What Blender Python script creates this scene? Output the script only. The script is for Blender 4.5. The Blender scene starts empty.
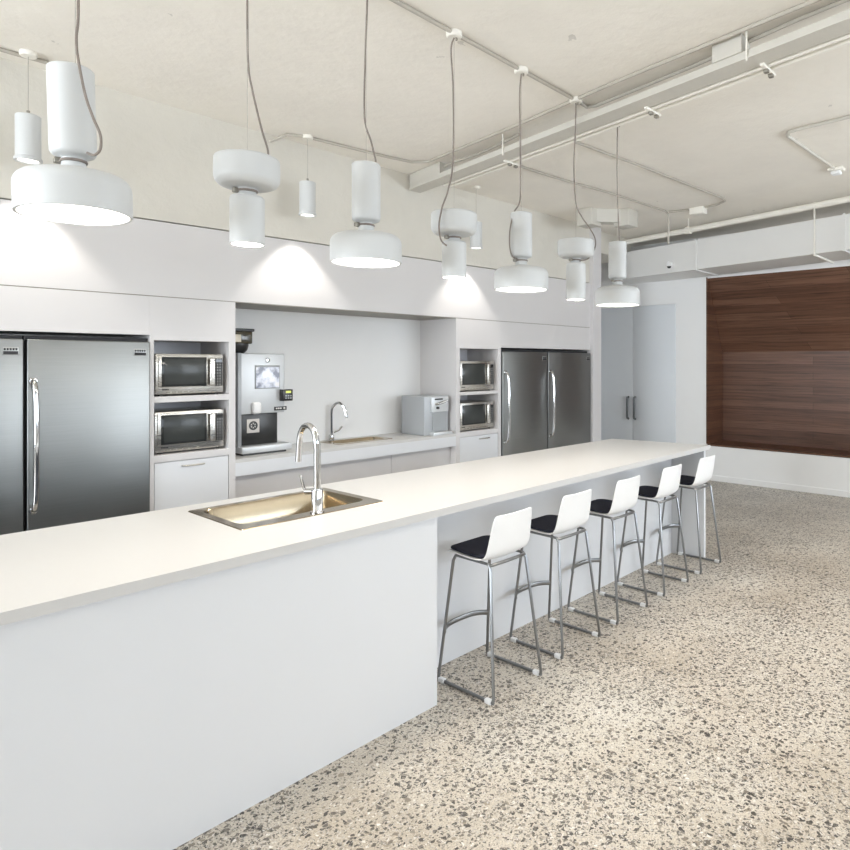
import bpy, bmesh, math, random
from mathutils import Vector, Matrix
random.seed(7)
SC = bpy.context.scene
COL = SC.collection
PI = math.pi

# ------------------------------------------------------------------ materials
def new_mat(name):
    m = bpy.data.materials.new(name); m.use_nodes = True
    nt = m.node_tree
    return m, nt, nt.nodes, nt.links, nt.nodes['Principled BSDF']

def mat(name, col, rough=0.5, metal=0.0, spec=0.5, emit=None, estr=0.0, noise=0.0, nscale=30, bump=0.0, bscale=200, coat=0.0):
    m, nt, N, L, P = new_mat(name)
    P.inputs['Base Color'].default_value = (*col, 1)
    P.inputs['Roughness'].default_value = rough
    P.inputs['Metallic'].default_value = metal
    P.inputs['Specular IOR Level'].default_value = spec
    P.inputs['Coat Weight'].default_value = coat
    if emit:
        P.inputs['Emission Color'].default_value = (*emit, 1)
        P.inputs['Emission Strength'].default_value = estr
    tc = N.new('ShaderNodeTexCoord')
    if noise > 0:
        nz = N.new('ShaderNodeTexNoise'); nz.inputs['Scale'].default_value = nscale; nz.inputs['Detail'].default_value = 4
        L.new(tc.outputs['Object'], nz.inputs['Vector'])
        mx = N.new('ShaderNodeMix'); mx.data_type = 'RGBA'
        mx.inputs[6].default_value = (*[c * (1 - noise) for c in col], 1)
        mx.inputs[7].default_value = (*[min(1, c * (1 + noise)) for c in col], 1)
        L.new(nz.outputs['Fac'], mx.inputs[0]); L.new(mx.outputs[2], P.inputs['Base Color'])
    if bump > 0:
        nb = N.new('ShaderNodeTexNoise'); nb.inputs['Scale'].default_value = bscale; nb.inputs['Detail'].default_value = 5
        L.new(tc.outputs['Object'], nb.inputs['Vector'])
        b = N.new('ShaderNodeBump'); b.inputs['Strength'].default_value = bump; b.inputs['Distance'].default_value = 0.01
        L.new(nb.outputs['Fac'], b.inputs['Height']); L.new(b.outputs['Normal'], P.inputs['Normal'])
    return m

def mth(N, L, op, a, b=None, c=None):
    n = N.new('ShaderNodeMath'); n.operation = op
    for i, v in enumerate((a, b, c)):
        if v is None: continue
        if isinstance(v, (int, float)): n.inputs[i].default_value = v
        else: L.new(v, n.inputs[i])
    return n.outputs[0]

def ramp(N, L, fac, stops, interp='LINEAR'):
    r = N.new('ShaderNodeValToRGB'); r.color_ramp.interpolation = interp
    el = r.color_ramp.elements
    while len(el) < len(stops): el.new(0.5)
    for e, (p, c) in zip(el, stops):
        e.position = p; e.color = (*c, 1)
    L.new(fac, r.inputs[0])
    return r.outputs[0]

def mixc(N, L, fac, a, b, mode='MIX'):
    m = N.new('ShaderNodeMix'); m.data_type = 'RGBA'; m.blend_type = mode
    if isinstance(fac, (int, float)): m.inputs[0].default_value = fac
    else: L.new(fac, m.inputs[0])
    for i, v in ((6, a), (7, b)):
        if isinstance(v, tuple): m.inputs[i].default_value = (*v, 1)
        else: L.new(v, m.inputs[i])
    return m.outputs[2]

def floor_mat():
    m, nt, N, L, P = new_mat('ground concrete with aggregate')
    tc = N.new('ShaderNodeTexCoord')
    dn = N.new('ShaderNodeTexNoise'); dn.inputs['Scale'].default_value = 38; dn.inputs['Detail'].default_value = 3
    L.new(tc.outputs['Object'], dn.inputs['Vector'])
    off = N.new('ShaderNodeVectorMath'); off.operation = 'SCALE'; off.inputs[3].default_value = 0.03
    L.new(dn.outputs['Color'], off.inputs[0])
    add = N.new('ShaderNodeVectorMath'); add.operation = 'ADD'
    L.new(tc.outputs['Object'], add.inputs[0]); L.new(off.outputs[0], add.inputs[1])
    big = N.new('ShaderNodeTexNoise'); big.inputs['Scale'].default_value = 0.9; big.inputs['Detail'].default_value = 6; big.inputs['Roughness'].default_value = 0.6
    L.new(tc.outputs['Object'], big.inputs['Vector'])
    base = ramp(N, L, big.outputs['Fac'], [(0.3, (0.38, 0.335, 0.275)), (0.5, (0.50, 0.462, 0.408)), (0.72, (0.59, 0.562, 0.52))])
    fine = N.new('ShaderNodeTexNoise'); fine.inputs['Scale'].default_value = 160; fine.inputs['Detail'].default_value = 3
    L.new(tc.outputs['Object'], fine.inputs['Vector'])
    base = mixc(N, L, 0.5, base, ramp(N, L, fine.outputs['Fac'], [(0.35, (0.33, 0.31, 0.28)), (0.6, (0.78, 0.75, 0.7))]), 'OVERLAY')
    dens = N.new('ShaderNodeTexNoise'); dens.inputs['Scale'].default_value = 1.7; dens.inputs['Detail'].default_value = 3
    L.new(tc.outputs['Object'], dens.inputs['Vector'])
    out = base
    for sc, prob, rad, cols in ((42, 0.56, 0.47, [(0.0, (0.03, 0.027, 0.025)), (0.45, (0.075, 0.066, 0.057)), (0.75, (0.15, 0.128, 0.105)), (1, (0.32, 0.27, 0.21))]),
                                (74, 0.62, 0.48, [(0.0, (0.05, 0.046, 0.042)), (0.45, (0.13, 0.115, 0.10)), (0.75, (0.34, 0.30, 0.25)), (1, (0.78, 0.75, 0.70))]),
                                (130, 0.6, 0.48, [(0.0, (0.13, 0.12, 0.11)), (0.5, (0.30, 0.27, 0.24)), (1, (0.7, 0.67, 0.62))])):
        v = N.new('ShaderNodeTexVoronoi'); v.inputs['Scale'].default_value = sc; v.voronoi_dimensions = '2D'
        L.new(add.outputs[0], v.inputs['Vector'])
        sp = N.new('ShaderNodeSeparateColor'); L.new(v.outputs['Color'], sp.inputs[0])
        lim = mth(N, L, 'MULTIPLY', dens.outputs['Fac'], prob * 2)
        on = mth(N, L, 'LESS_THAN', sp.outputs[0], lim)
        r = mth(N, L, 'MULTIPLY', mth(N, L, 'ADD', mth(N, L, 'MULTIPLY', sp.outputs[1], 0.7), 0.3), rad)
        near = mth(N, L, 'LESS_THAN', v.outputs['Distance'], r)
        mask = mth(N, L, 'MULTIPLY', on, near)
        stone = ramp(N, L, sp.outputs[2], cols)
        out = mixc(N, L, mth(N, L, 'MULTIPLY', mask, 0.96), out, stone)
    L.new(out, P.inputs['Base Color'])
    rr = mth(N, L, 'ADD', mth(N, L, 'MULTIPLY', big.outputs['Fac'], 0.18), 0.3)
    L.new(rr, P.inputs['Roughness'])
    P.inputs['Specular IOR Level'].default_value = 0.35
    return m

def ceiling_mat(name, col, marks=True):
    m, nt, N, L, P = new_mat(name)
    tc = N.new('ShaderNodeTexCoord')
    n1 = N.new('ShaderNodeTexNoise'); n1.inputs['Scale'].default_value = 2.2; n1.inputs['Detail'].default_value = 8; n1.inputs['Roughness'].default_value = 0.65
    L.new(tc.outputs['Object'], n1.inputs['Vector'])
    c = ramp(N, L, n1.outputs['Fac'], [(0.35, tuple(x * 0.95 for x in col)), (0.65, col)])
    if marks:
        v = N.new('ShaderNodeTexVoronoi'); v.inputs['Scale'].default_value = 2.3
        dn = N.new('ShaderNodeTexNoise'); dn.inputs['Scale'].default_value = 14; dn.inputs['Detail'].default_value = 4
        L.new(tc.outputs['Object'], dn.inputs['Vector'])
        o = N.new('ShaderNodeVectorMath'); o.operation = 'SCALE'; o.inputs[3].default_value = 0.16
        L.new(dn.outputs['Color'], o.inputs[0])
        a = N.new('ShaderNodeVectorMath'); a.operation = 'ADD'
        L.new(tc.outputs['Object'], a.inputs[0]); L.new(o.outputs[0], a.inputs[1])
        L.new(a.outputs[0], v.inputs['Vector'])
        near = mth(N, L, 'LESS_THAN', v.outputs['Distance'], 0.06)
        brk = mth(N, L, 'GREATER_THAN', dn.outputs['Fac'], 0.52)
        c = mixc(N, L, mth(N, L, 'MULTIPLY', mth(N, L, 'MULTIPLY', near, brk), 0.45), c, tuple(x * 0.5 for x in col))
    L.new(c, P.inputs['Base Color'])
    P.inputs['Roughness'].default_value = 0.8; P.inputs['Specular IOR Level'].default_value = 0.25
    n2 = N.new('ShaderNodeTexNoise'); n2.inputs['Scale'].default_value = 9; n2.inputs['Detail'].default_value = 9; n2.inputs['Roughness'].default_value = 0.6
    L.new(tc.outputs['Object'], n2.inputs['Vector'])
    b = N.new('ShaderNodeBump'); b.inputs['Strength'].default_value = 0.35; b.inputs['Distance'].default_value = 0.02
    L.new(n2.outputs['Fac'], b.inputs['Height']); L.new(b.outputs['Normal'], P.inputs['Normal'])
    return m

def walnut_mat():
    m, nt, N, L, P = new_mat('walnut boards')
    tc = N.new('ShaderNodeTexCoord')
    sx = N.new('ShaderNodeSeparateXYZ'); L.new(tc.outputs['Object'], sx.inputs[0])
    u = mth(N, L, 'ADD', sx.outputs[0], sx.outputs[1])
    cv = N.new('ShaderNodeCombineXYZ'); L.new(u, cv.inputs[0]); L.new(sx.outputs[2], cv.inputs[1])
    br = N.new('ShaderNodeTexBrick')
    br.offset = 0.37; br.inputs['Scale'].default_value = 1
    br.inputs['Brick Width'].default_value = 2.7; br.inputs['Row Height'].default_value = 0.098
    br.inputs['Mortar Size'].default_value = 0.0016; br.inputs['Mortar Smooth'].default_value = 0.2; br.inputs['Bias'].default_value = -0.1
    br.inputs['Color1'].default_value = (0.150, 0.072, 0.043, 1); br.inputs['Color2'].default_value = (0.235, 0.125, 0.080, 1)
    br.inputs['Mortar'].default_value = (0.05, 0.024, 0.014, 1)
    L.new(cv.outputs[0], br.inputs['Vector'])
    mp = N.new('ShaderNodeMapping'); mp.inputs['Scale'].default_value = (1.6, 42, 1); L.new(cv.outputs[0], mp.inputs['Vector'])
    gr = N.new('ShaderNodeTexNoise'); gr.inputs['Scale'].default_value = 1.0; gr.inputs['Detail'].default_value = 7; gr.inputs['Roughness'].default_value = 0.65; gr.inputs['Distortion'].default_value = 0.6
    L.new(mp.outputs[0], gr.inputs['Vector'])
    g = ramp(N, L, gr.outputs['Fac'], [(0.3, (0.30, 0.27, 0.25)), (0.5, (0.8, 0.77, 0.74)), (0.72, (1.0, 1.0, 1.0))])
    c = mixc(N, L, 0.85, br.outputs['Color'], g, 'MULTIPLY')
    mp2 = N.new('ShaderNodeMapping'); mp2.inputs['Scale'].default_value = (0.5, 10.2, 1); L.new(cv.outputs[0], mp2.inputs['Vector'])
    w2 = N.new('ShaderNodeTexNoise'); w2.inputs['Scale'].default_value = 1.0; w2.inputs['Detail'].default_value = 2
    L.new(mp2.outputs[0], w2.inputs['Vector'])
    c = mixc(N, L, 0.7, c, ramp(N, L, w2.outputs['Fac'], [(0.3, (0.48, 0.44, 0.42)), (0.65, (1.0, 0.96, 0.94))]), 'MULTIPLY')
    L.new(c, P.inputs['Base Color'])
    P.inputs['Roughness'].default_value = 0.42; P.inputs['Specular IOR Level'].default_value = 0.4
    b = N.new('ShaderNodeBump'); b.inputs['Strength'].default_value = 0.2; b.inputs['Distance'].default_value = 0.003
    L.new(br.outputs['Fac'], b.inputs['Height']); b.invert = True; L.new(b.outputs['Normal'], P.inputs['Normal'])
    return m

def steel_mat(name, col, rough, scale=(3, 3, 260), bump=0.012):
    m, nt, N, L, P = new_mat(name)
    tc = N.new('ShaderNodeTexCoord')
    mp = N.new('ShaderNodeMapping'); mp.inputs['Scale'].default_value = scale; L.new(tc.outputs['Object'], mp.inputs['Vector'])
    nz = N.new('ShaderNodeTexNoise'); nz.inputs['Scale'].default_value = 1; nz.inputs['Detail'].default_value = 4
    L.new(mp.outputs[0], nz.inputs['Vector'])
    c = ramp(N, L, nz.outputs['Fac'], [(0.3, tuple(x * 0.92 for x in col)), (0.7, col)])
    L.new(c, P.inputs['Base Color'])
    P.inputs['Metallic'].default_value = 1.0
    L.new(mth(N, L, 'ADD', mth(N, L, 'MULTIPLY', nz.outputs['Fac'], 0.1), rough - 0.05), P.inputs['Roughness'])
    if bump:
        b = N.new('ShaderNodeBump'); b.inputs['Strength'].default_value = bump; b.inputs['Distance'].default_value = 0.002
        L.new(nz.outputs['Fac'], b.inputs['Height']); L.new(b.outputs['Normal'], P.inputs['Normal'])
    return m

def keypad_mat():
    m, nt, N, L, P = new_mat('keypad black with key dots')
    tc = N.new('ShaderNodeTexCoord')
    sx = N.new('ShaderNodeSeparateXYZ'); L.new(tc.outputs['Object'], sx.inputs[0])
    cv = N.new('ShaderNodeCombineXYZ'); L.new(sx.outputs[0], cv.inputs[0]); L.new(sx.outputs[2], cv.inputs[1])
    br = N.new('ShaderNodeTexBrick'); br.offset = 0
    br.inputs['Scale'].default_value = 1; br.inputs['Brick Width'].default_value = 0.017; br.inputs['Row Height'].default_value = 0.02; br.inputs['Mortar Size'].default_value = 0.005
    br.inputs['Color1'].default_value = (0.25, 0.25, 0.24, 1); br.inputs['Color2'].default_value = (0.4, 0.4, 0.38, 1); br.inputs['Mortar'].default_value = (0.02, 0.02, 0.02, 1)
    L.new(cv.outputs[0], br.inputs['Vector']); L.new(br.outputs['Color'], P.inputs['Base Color'])
    P.inputs['Roughness'].default_value = 0.4
    return m

def screen_mat():
    m, nt, N, L, P = new_mat('lit screen picture')
    tc = N.new('ShaderNodeTexCoord')
    v = N.new('ShaderNodeTexNoise'); v.inputs['Scale'].default_value = 16; v.inputs['Detail'].default_value = 3
    L.new(tc.outputs['Object'], v.inputs['Vector'])
    c = ramp(N, L, v.outputs['Fac'], [(0.36, (0.30, 0.33, 0.40)), (0.5, (0.80, 0.85, 0.95)), (0.62, (1, 1, 1))])
    L.new(c, P.inputs['Emission Color']); P.inputs['Emission Strength'].default_value = 0.75
    P.inputs['Base Color'].default_value = (0.05, 0.05, 0.06, 1); P.inputs['Roughness'].default_value = 0.2
    return m

M = {}
M['floor'] = floor_mat()
M['ceiling'] = ceiling_mat('cream painted concrete', (0.89, 0.85, 0.78))
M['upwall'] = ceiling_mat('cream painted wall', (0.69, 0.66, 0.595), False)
M['white_wall'] = mat('white painted wall', (0.87, 0.865, 0.855), 0.7, noise=0.02, nscale=3, bump=0.05)
M['room_wall'] = mat('grey painted wall', (0.68, 0.66, 0.63), 0.8, noise=0.03, nscale=3)
M['laminate'] = mat('white laminate', (0.655, 0.635, 0.63), 0.42, noise=0.008, nscale=5)
M['laminate_in'] = mat('white laminate carcass', (0.74, 0.74, 0.77), 0.5, noise=0.008, nscale=5)
M['panel_cool'] = mat('white lacquer panel', (0.705, 0.715, 0.735), 0.38, noise=0.008, nscale=5)
M['island_back'] = mat('slate grey laminate', (0.22, 0.24, 0.275), 0.5, noise=0.02, nscale=5)
M['stone'] = mat('white composite stone', (0.60, 0.59, 0.575), 0.30, noise=0.012, nscale=60)
M['grey_door'] = mat('pale grey lacquer', (0.70, 0.725, 0.75), 0.4, noise=0.01, nscale=5)
M['walnut'] = walnut_mat()
M['steel'] = steel_mat('brushed steel door', (0.27, 0.275, 0.268), 0.36, bump=0)
M['steel_lt'] = steel_mat('bright brushed steel', (0.60, 0.58, 0.54), 0.28)
M['steel_sink'] = steel_mat('sink steel with painted golden reflection', (0.43, 0.355, 0.25), 0.16, (60, 3, 3), 0.02)  # warm reflections in the bowl are tinted into the steel colour
M['chrome'] = mat('polished chrome', (0.60, 0.60, 0.60), 0.07, 1.0, noise=0.01)
M['tube'] = mat('satin grey chrome tube', (0.27, 0.275, 0.28), 0.3, 1.0, noise=0.02)
M['dark'] = mat('dark gap', (0.02, 0.02, 0.022), 0.6, noise=0.05)
M['black'] = mat('black plastic', (0.025, 0.024, 0.023), 0.3, noise=0.05)
M['blackgloss'] = mat('black glass', (0.03, 0.032, 0.032), 0.08, noise=0.03)
M['window_dark'] = mat('microwave door window', (0.05, 0.054, 0.052), 0.2, spec=0.25, noise=0.1, nscale=12)
M['shell'] = mat('white moulded plastic', (0.86, 0.86, 0.86), 0.33, noise=0.005)
M['fabric'] = mat('charcoal navy felt', (0.028, 0.029, 0.042), 0.95, spec=0.2, noise=0.15, nscale=300, bump=0.2, bscale=500)
M['glide'] = mat('white plastic glide', (0.85, 0.86, 0.87), 0.4, noise=0.01)
M['lamp'] = mat('matt white lacquer', (0.58, 0.588, 0.585), 0.45, noise=0.006)
M['diffuser'] = mat('opal lamp diffuser', (0.9, 0.9, 0.88), 0.5, emit=(1, 0.965, 0.90), estr=2.6)
M['cord'] = mat('grey brown braided cord', (0.23, 0.195, 0.17), 0.85, noise=0.25, nscale=300)
M['wire'] = mat('steel wire', (0.45, 0.42, 0.38), 0.4, 0.6, noise=0.02)
M['conduit'] = mat('grey painted conduit', (0.46, 0.425, 0.37), 0.5, noise=0.05, nscale=20)
M['tray'] = mat('cream painted trunking', (0.58, 0.555, 0.50), 0.55, noise=0.03, nscale=20)
M['pipe'] = mat('cream painted pipe', (0.84, 0.81, 0.74), 0.5, noise=0.03, nscale=20)
M['duct'] = mat('white painted duct', (0.78, 0.775, 0.76), 0.5, noise=0.015, nscale=3)
M['clamp'] = mat('dull metal clamp', (0.28, 0.26, 0.22), 0.5, 0.5, noise=0.05)
M['silver'] = mat('silver grey plastic', (0.62, 0.635, 0.645), 0.35, 0.25, noise=0.01)
M['silver_mid'] = mat('grey plastic', (0.42, 0.435, 0.45), 0.38, 0.15, noise=0.01)
M['silver_dk'] = mat('mid grey plastic', (0.36, 0.375, 0.385), 0.4, 0.15, noise=0.01)
M['keypad'] = keypad_mat()
M['screen'] = screen_mat()
M['lcd'] = mat('yellow green lit display', (0.1, 0.1, 0.02), 0.3, emit=(0.75, 0.8, 0.12), estr=0.8)
M['sticker'] = mat('pale sticker', (0.70, 0.66, 0.62), 0.5, noise=0.03)
M['handle_dk'] = mat('dark grey handle', (0.12, 0.125, 0.13), 0.35, 0.5, noise=0.02)
M['badge'] = mat('fridge badge', (0.42, 0.42, 0.41), 0.3, 0.6, noise=0.02)
M['hopper'] = mat('smoked brown plastic', (0.05, 0.04, 0.02), 0.12, noise=0.2, nscale=20)
M['pale_glint'] = mat('painted pale reflection', (0.75, 0.68, 0.55), 0.3, noise=0.2, nscale=30)
M['glass'] = mat('window glass', (0.9, 0.95, 1.0), 0.0)
_p = M['glass'].node_tree.nodes['Principled BSDF']; _p.inputs['Transmission Weight'].default_value = 1.0; _p.inputs['IOR'].default_value = 1.02

# ------------------------------------------------------------------ mesh builder
WL = {}
def wloc(o):
    v = Vector((0, 0, 0))
    while o is not None:
        v += o.location; o = o.parent
    return v

class MB:
    def __init__(self): self.bm = bmesh.new()
    def merge(self, b2):
        me = bpy.data.meshes.new('tmp'); b2.to_mesh(me); b2.free()
        self.bm.from_mesh(me); bpy.data.meshes.remove(me)
    def box(self, x0, x1, y0, y1, z0, z1, bev=0.0, seg=2, rot=None, piv=None):
        b = bmesh.new()
        bmesh.ops.create_cube(b, size=1)
        sx, sy, sz = abs(x1 - x0), abs(y1 - y0), abs(z1 - z0)
        c = Vector(((x0 + x1) / 2, (y0 + y1) / 2, (z0 + z1) / 2))
        for v in b.verts: v.co = Vector((v.co.x * sx, v.co.y * sy, v.co.z * sz))
        if bev > 0:
            bmesh.ops.bevel(b, geom=list(b.edges), offset=min(bev, min(sx, sy, sz) * 0.45), segments=seg, profile=0.5, affect='EDGES')
        for v in b.verts: v.co = v.co + c
        if rot is not None:
            pv = Vector(piv) if piv else c
            for v in b.verts: v.co = rot @ (v.co - pv) + pv
        self.merge(b); return self
    def prism(self, pts, z0, z1, bev=0.0):
        b = bmesh.new()
        lo = [b.verts.new((x, y, z0)) for x, y in pts]; hi = [b.verts.new((x, y, z1)) for x, y in pts]
        b.faces.new(lo[::-1]); b.faces.new(hi)
        n = len(pts)
        for i in range(n): b.faces.new((lo[i], lo[(i + 1) % n], hi[(i + 1) % n], hi[i]))
        bmesh.ops.recalc_face_normals(b, faces=b.faces)
        if bev > 0: bmesh.ops.bevel(b, geom=list(b.edges), offset=bev, segments=2, profile=0.5, affect='EDGES')
        self.merge(b); return self
    def hexa(self, p):   # 8 points: bottom 4 ccw, top 4 ccw
        b = bmesh.new(); v = [b.verts.new(q) for q in p]
        for f in ((3, 2, 1, 0), (4, 5, 6, 7), (0, 1, 5, 4), (1, 2, 6, 5), (2, 3, 7, 6), (3, 0, 4, 7)): b.faces.new([v[i] for i in f])
        bmesh.ops.recalc_face_normals(b, faces=b.faces)
        self.merge(b); return self
    def faces(self, verts, faces):
        b = bmesh.new(); v = [b.verts.new(q) for q in verts]
        for f in faces: b.faces.new([v[i] for i in f])
        bmesh.ops.recalc_face_normals(b, faces=b.faces)
        self.merge(b); return self
    def lathe(self, prof, c=(0, 0, 0), seg=48, axis='z'):
        b = bmesh.new(); rings = []
        for r, z in prof:
            if r < 1e-6: rings.append([b.verts.new((0, 0, z))])
            else: rings.append([b.verts.new((r * math.cos(2 * PI * i / seg), r * math.sin(2 * PI * i / seg), z)) for i in range(seg)])
        for a, d in zip(rings, rings[1:]):
            for i in range(seg):
                j = (i + 1) % seg
                if len(a) == 1 and len(d) == 1: continue
                if len(a) == 1: b.faces.new((a[0], d[j], d[i]))
                elif len(d) == 1: b.faces.new((a[i], a[j], d[0]))
                else: b.faces.new((a[i], a[j], d[j], d[i]))
        bmesh.ops.recalc_face_normals(b, faces=b.faces)
        if axis == 'y': R = Matrix.Rotation(PI / 2, 3, 'X')
        elif axis == 'x': R = Matrix.Rotation(PI / 2, 3, 'Y')
        else: R = Matrix.Identity(3)
        for v in b.verts: v.co = R @ v.co + Vector(c)
        self.merge(b); return self
    def cyl(self, c, r, h, seg=32, axis='z', bev=0.0):
        if bev > 0: prof = [(0, 0), (r - bev, 0), (r - bev * .3, bev * .3), (r, bev), (r, h - bev), (r - bev * .3, h - bev * .3), (r - bev, h), (0, h)]
        else: prof = [(0, 0), (r, 0), (r, h), (0, h)]
        return self.lathe(prof, c, seg, axis)
    def tube(self, pts, r, seg=10, smooth=0, sy=1.0):
        P = [Vector(p) for p in pts]
        if smooth:
            Q = []
            n = len(P)
            for i in range(n - 1):
                p0 = P[max(i - 1, 0)]; p1 = P[i]; p2 = P[i + 1]; p3 = P[min(i + 2, n - 1)]
                for k in range(smooth):
                    t = k / smooth
                    Q.append(0.5 * ((2 * p1) + (p2 - p0) * t + (2 * p0 - 5 * p1 + 4 * p2 - p3) * t * t + (3 * p1 - p0 - 3 * p2 + p3) * t ** 3))
            Q.append(P[-1]); P = Q
        b = bmesh.new(); rings = []
        up = None
        for i, p in enumerate(P):
            t = (P[min(i + 1, len(P) - 1)] - P[max(i - 1, 0)]).normalized()
            if up is None:
                up = Vector((0, 0, 1)) if abs(t.z) < 0.9 else Vector((1, 0, 0))
            n1 = (up - t * up.dot(t)).normalized(); up = n1
            n2 = t.cross(n1)
            rings.append([b.verts.new(p + n1 * (r * sy * math.cos(2 * PI * k / seg)) + n2 * (r * math.sin(2 * PI * k / seg))) for k in range(seg)])
        for a, d in zip(rings, rings[1:]):
            for k in range(seg): b.faces.new((a[k], a[(k + 1) % seg], d[(k + 1) % seg], d[k]))
        b.faces.new(rings[0][::-1]); b.faces.new(rings[-1])
        bmesh.ops.recalc_face_normals(b, faces=b.faces)
        self.merge(b); return self
    def build(self, name, m, parent=None, smooth=True, world=False):
        me = bpy.data.meshes.new(name)
        if world and parent is not None:
            w = wloc(parent)
            for v in self.bm.verts: v.co -= w
        for f in self.bm.faces: f.smooth = smooth
        self.bm.to_mesh(me); self.bm.free()
        me.materials.append(m)
        if smooth: me.set_sharp_from_angle(angle=math.radians(35))
        o = bpy.data.objects.new(name, me); COL.objects.link(o)
        if parent is not None: o.parent = parent
        return o

def tag(o, label, cat, group=None):
    o['label'] = label; o['category'] = cat
    if group: o['group'] = group
    return o
def thing(name, label, cat, loc, group=None, rz=0.0):
    o = bpy.data.objects.new(name, None); COL.objects.link(o)
    o.location = loc; o.rotation_euler = (0, 0, rz); o.empty_display_size = 0.1
    return tag(o, label, cat, group)
def struct(name, mb, m, parent=None, smooth=False):
    o = mb.build(name, m, parent, smooth)
    o['kind'] = 'structure'
    return o
def copy_tree(o, parent=None):
    c = o.copy(); COL.objects.link(c)
    if parent is not None: c.parent = parent
    for ch in o.children: copy_tree(ch, c)
    return c

# ------------------------------------------------------------------ camera
F, CX, HY, VX, H = 640.0, 530.0, 362.0, 1062.0, 1.6
TH = math.atan((VX - CX) / F)
cd = bpy.data.cameras.new('camera'); cam = bpy.data.objects.new('camera', cd); COL.objects.link(cam)
cam.location = (0, 0, H); cam.rotation_euler = (PI / 2, 0, TH - PI / 2)
cd.sensor_width = 36; cd.lens = 36 * F / 850
cd.shift_x = -(CX - 425) / 850; cd.shift_y = -(425 - HY) / 850
cd.clip_start = 0.05
SC.camera = cam

# ------------------------------------------------------------------ room shell
CZ = 3.30
struct('floor', MB().box(-6.15, 9.1, -3.8, 5.7, -0.12, 0), M['floor'])
struct('ceiling', MB().box(-6.15, 9.1, -3.8, 5.7, CZ, CZ + 0.15), M['ceiling'])
struct('wall_back', MB().box(-6.15, 9.1, 5.5, 5.7, 0, CZ), M['white_wall'])
lw = MB()
XL = -6.0
lw.box(XL - 0.15, XL, -3.8, 1.4, 0, CZ); lw.box(XL - 0.15, XL, 5.3, 5.5, 0, CZ)
lw.box(XL - 0.15, XL, 1.4, 5.3, 0, 0.3); lw.box(XL - 0.15, XL, 1.4, 5.3, 2.9, CZ)
struct('wall_left', lw, M['room_wall'])
f = MB()
for y in (1.43, 2.7, 4.0, 5.27): f.box(XL - 0.1, XL - 0.03, y - 0.03, y + 0.03, 0.3, 2.9)
f.box(XL - 0.1, XL - 0.03, 1.4, 5.3, 0.3, 0.36); f.box(XL - 0.1, XL - 0.03, 1.4, 5.3, 2.84, 2.9)
w4 = struct('window_4', f, M['dark'])
MB().box(XL - 0.07, XL - 0.06, 1.43, 5.27, 0.35, 2.85).build('window_pane', M['glass'], w4, False)
# upper wall above the joinery
struct('wall_upper', MB().hexa([(-2.95, 4.556, 2.468), (6.65, 4.556, 2.5965), (6.65, 4.70, 2.5965), (-2.95, 4.70, 2.468),
                                (-2.95, 4.556, CZ), (6.65, 4.556, CZ), (6.65, 4.70, CZ), (-2.95, 4.70, CZ)]), M['upwall'])
struct('trim_1', MB().box(6.84, 7.75, 4.62, 5.5, 3.02, CZ), M['upwall'])   # corner bulkhead under the ceiling
# right wall: pier, lintel, bench
WX = 8.22
wr = MB()
wr.box(WX + 0.02, 9.1, 3.72, 5.5, 0, CZ)
wr.box(WX, WX + 0.02, 3.72, 4.17, 0, CZ)
wr.box(WX, WX + 0.02, 4.17, 5.5, 2.42, CZ)
wr.box(WX, 9.1, -3.8, 3.72, 2.735, CZ)
wr.box(8.98, 9.1, 0.3, 3.72, 0, 2.75); wr.box(WX, 9.1, -3.8, 0.3, 0, 2.735)
struct('wall_right', wr, M['white_wall'])
# camera-side wall with three large window openings
wf = MB()
OPEN = [(-2.6, 0.5), (1.0, 4.1), (4.6, 8.6)]
wf.box(-6, 9.1, -3.8, -3.6, 0, 1.0); wf.box(-6, 9.1, -3.8, -3.6, 2.9, CZ)
xs = [-6] + [v for o in OPEN for v in o] + [9.1]
for i in range(0, len(xs), 2): wf.box(xs[i], xs[i + 1], -3.8, -3.6, 1.0, 2.9)
struct('wall_front', wf, M['room_wall'])
for i, (a, b) in enumerate(OPEN):
    f = MB()
    n = 3
    for k in range(n + 1):
        x = a + (b - a) * k / n
        f.box(x - 0.03, x + 0.03, -3.74, -3.66, 1.0, 2.9)
    f.box(a, b, -3.74, -3.66, 1.0, 1.06); f.box(a, b, -3.74, -3.66, 2.84, 2.9)
    w = struct('window_%d' % (i + 1), f, M['dark'])
    g = MB().box(a, b, -3.705, -3.695, 1.05, 2.85).build('window_pane', M['glass'], w, False)

# walnut recess: slanted upper back, upright lower back, reveal
y0, y1 = 0.3, 3.72
wd = MB()
prof = [(WX + 0.001, 2.75), (8.72, 1.74), (8.72, 0.49)]
v = []; fcs = []
for x, z in prof: v += [(x, y0, z), (x, y1 - 0.02, z)]
for x, z in prof[::-1]: v += [(x + 0.04, y0, z), (x + 0.04, y1 - 0.02, z)]
n = len(v) // 2
for i in range(n):
    j = (i + 1) % n
    fcs.append((2 * i, 2 * i + 1, 2 * j + 1, 2 * j))
fcs.append(tuple(2 * i for i in range(n))); fcs.append(tuple(2 * i + 1 for i in range(n)))
wd.faces(v, fcs)
wl = thing('wall_cladding', 'dark walnut board cladding of the recess above the white bench', 'cladding', (8.5, 0, 0.49))
wd.build('back_boards', M['walnut'], wl, False, True)
rv = MB().prism([(WX - 0.001, 0), (8.76, 0), (8.76, 1), (WX - 0.001, 1)], 0, 1)
rv.bm.free(); rv = MB().box(WX - 0.002, 8.76, y1 - 0.02, y1 - 0.001, 0.49, 2.75)
rv.build('side_boards', M['walnut'], wl, False, True)
MB().box(WX - 0.002, 8.72, y0, y1 - 0.02, 0.465, 0.492, 0.003).build('seat_board', M['walnut'], wl, False, True)
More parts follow.
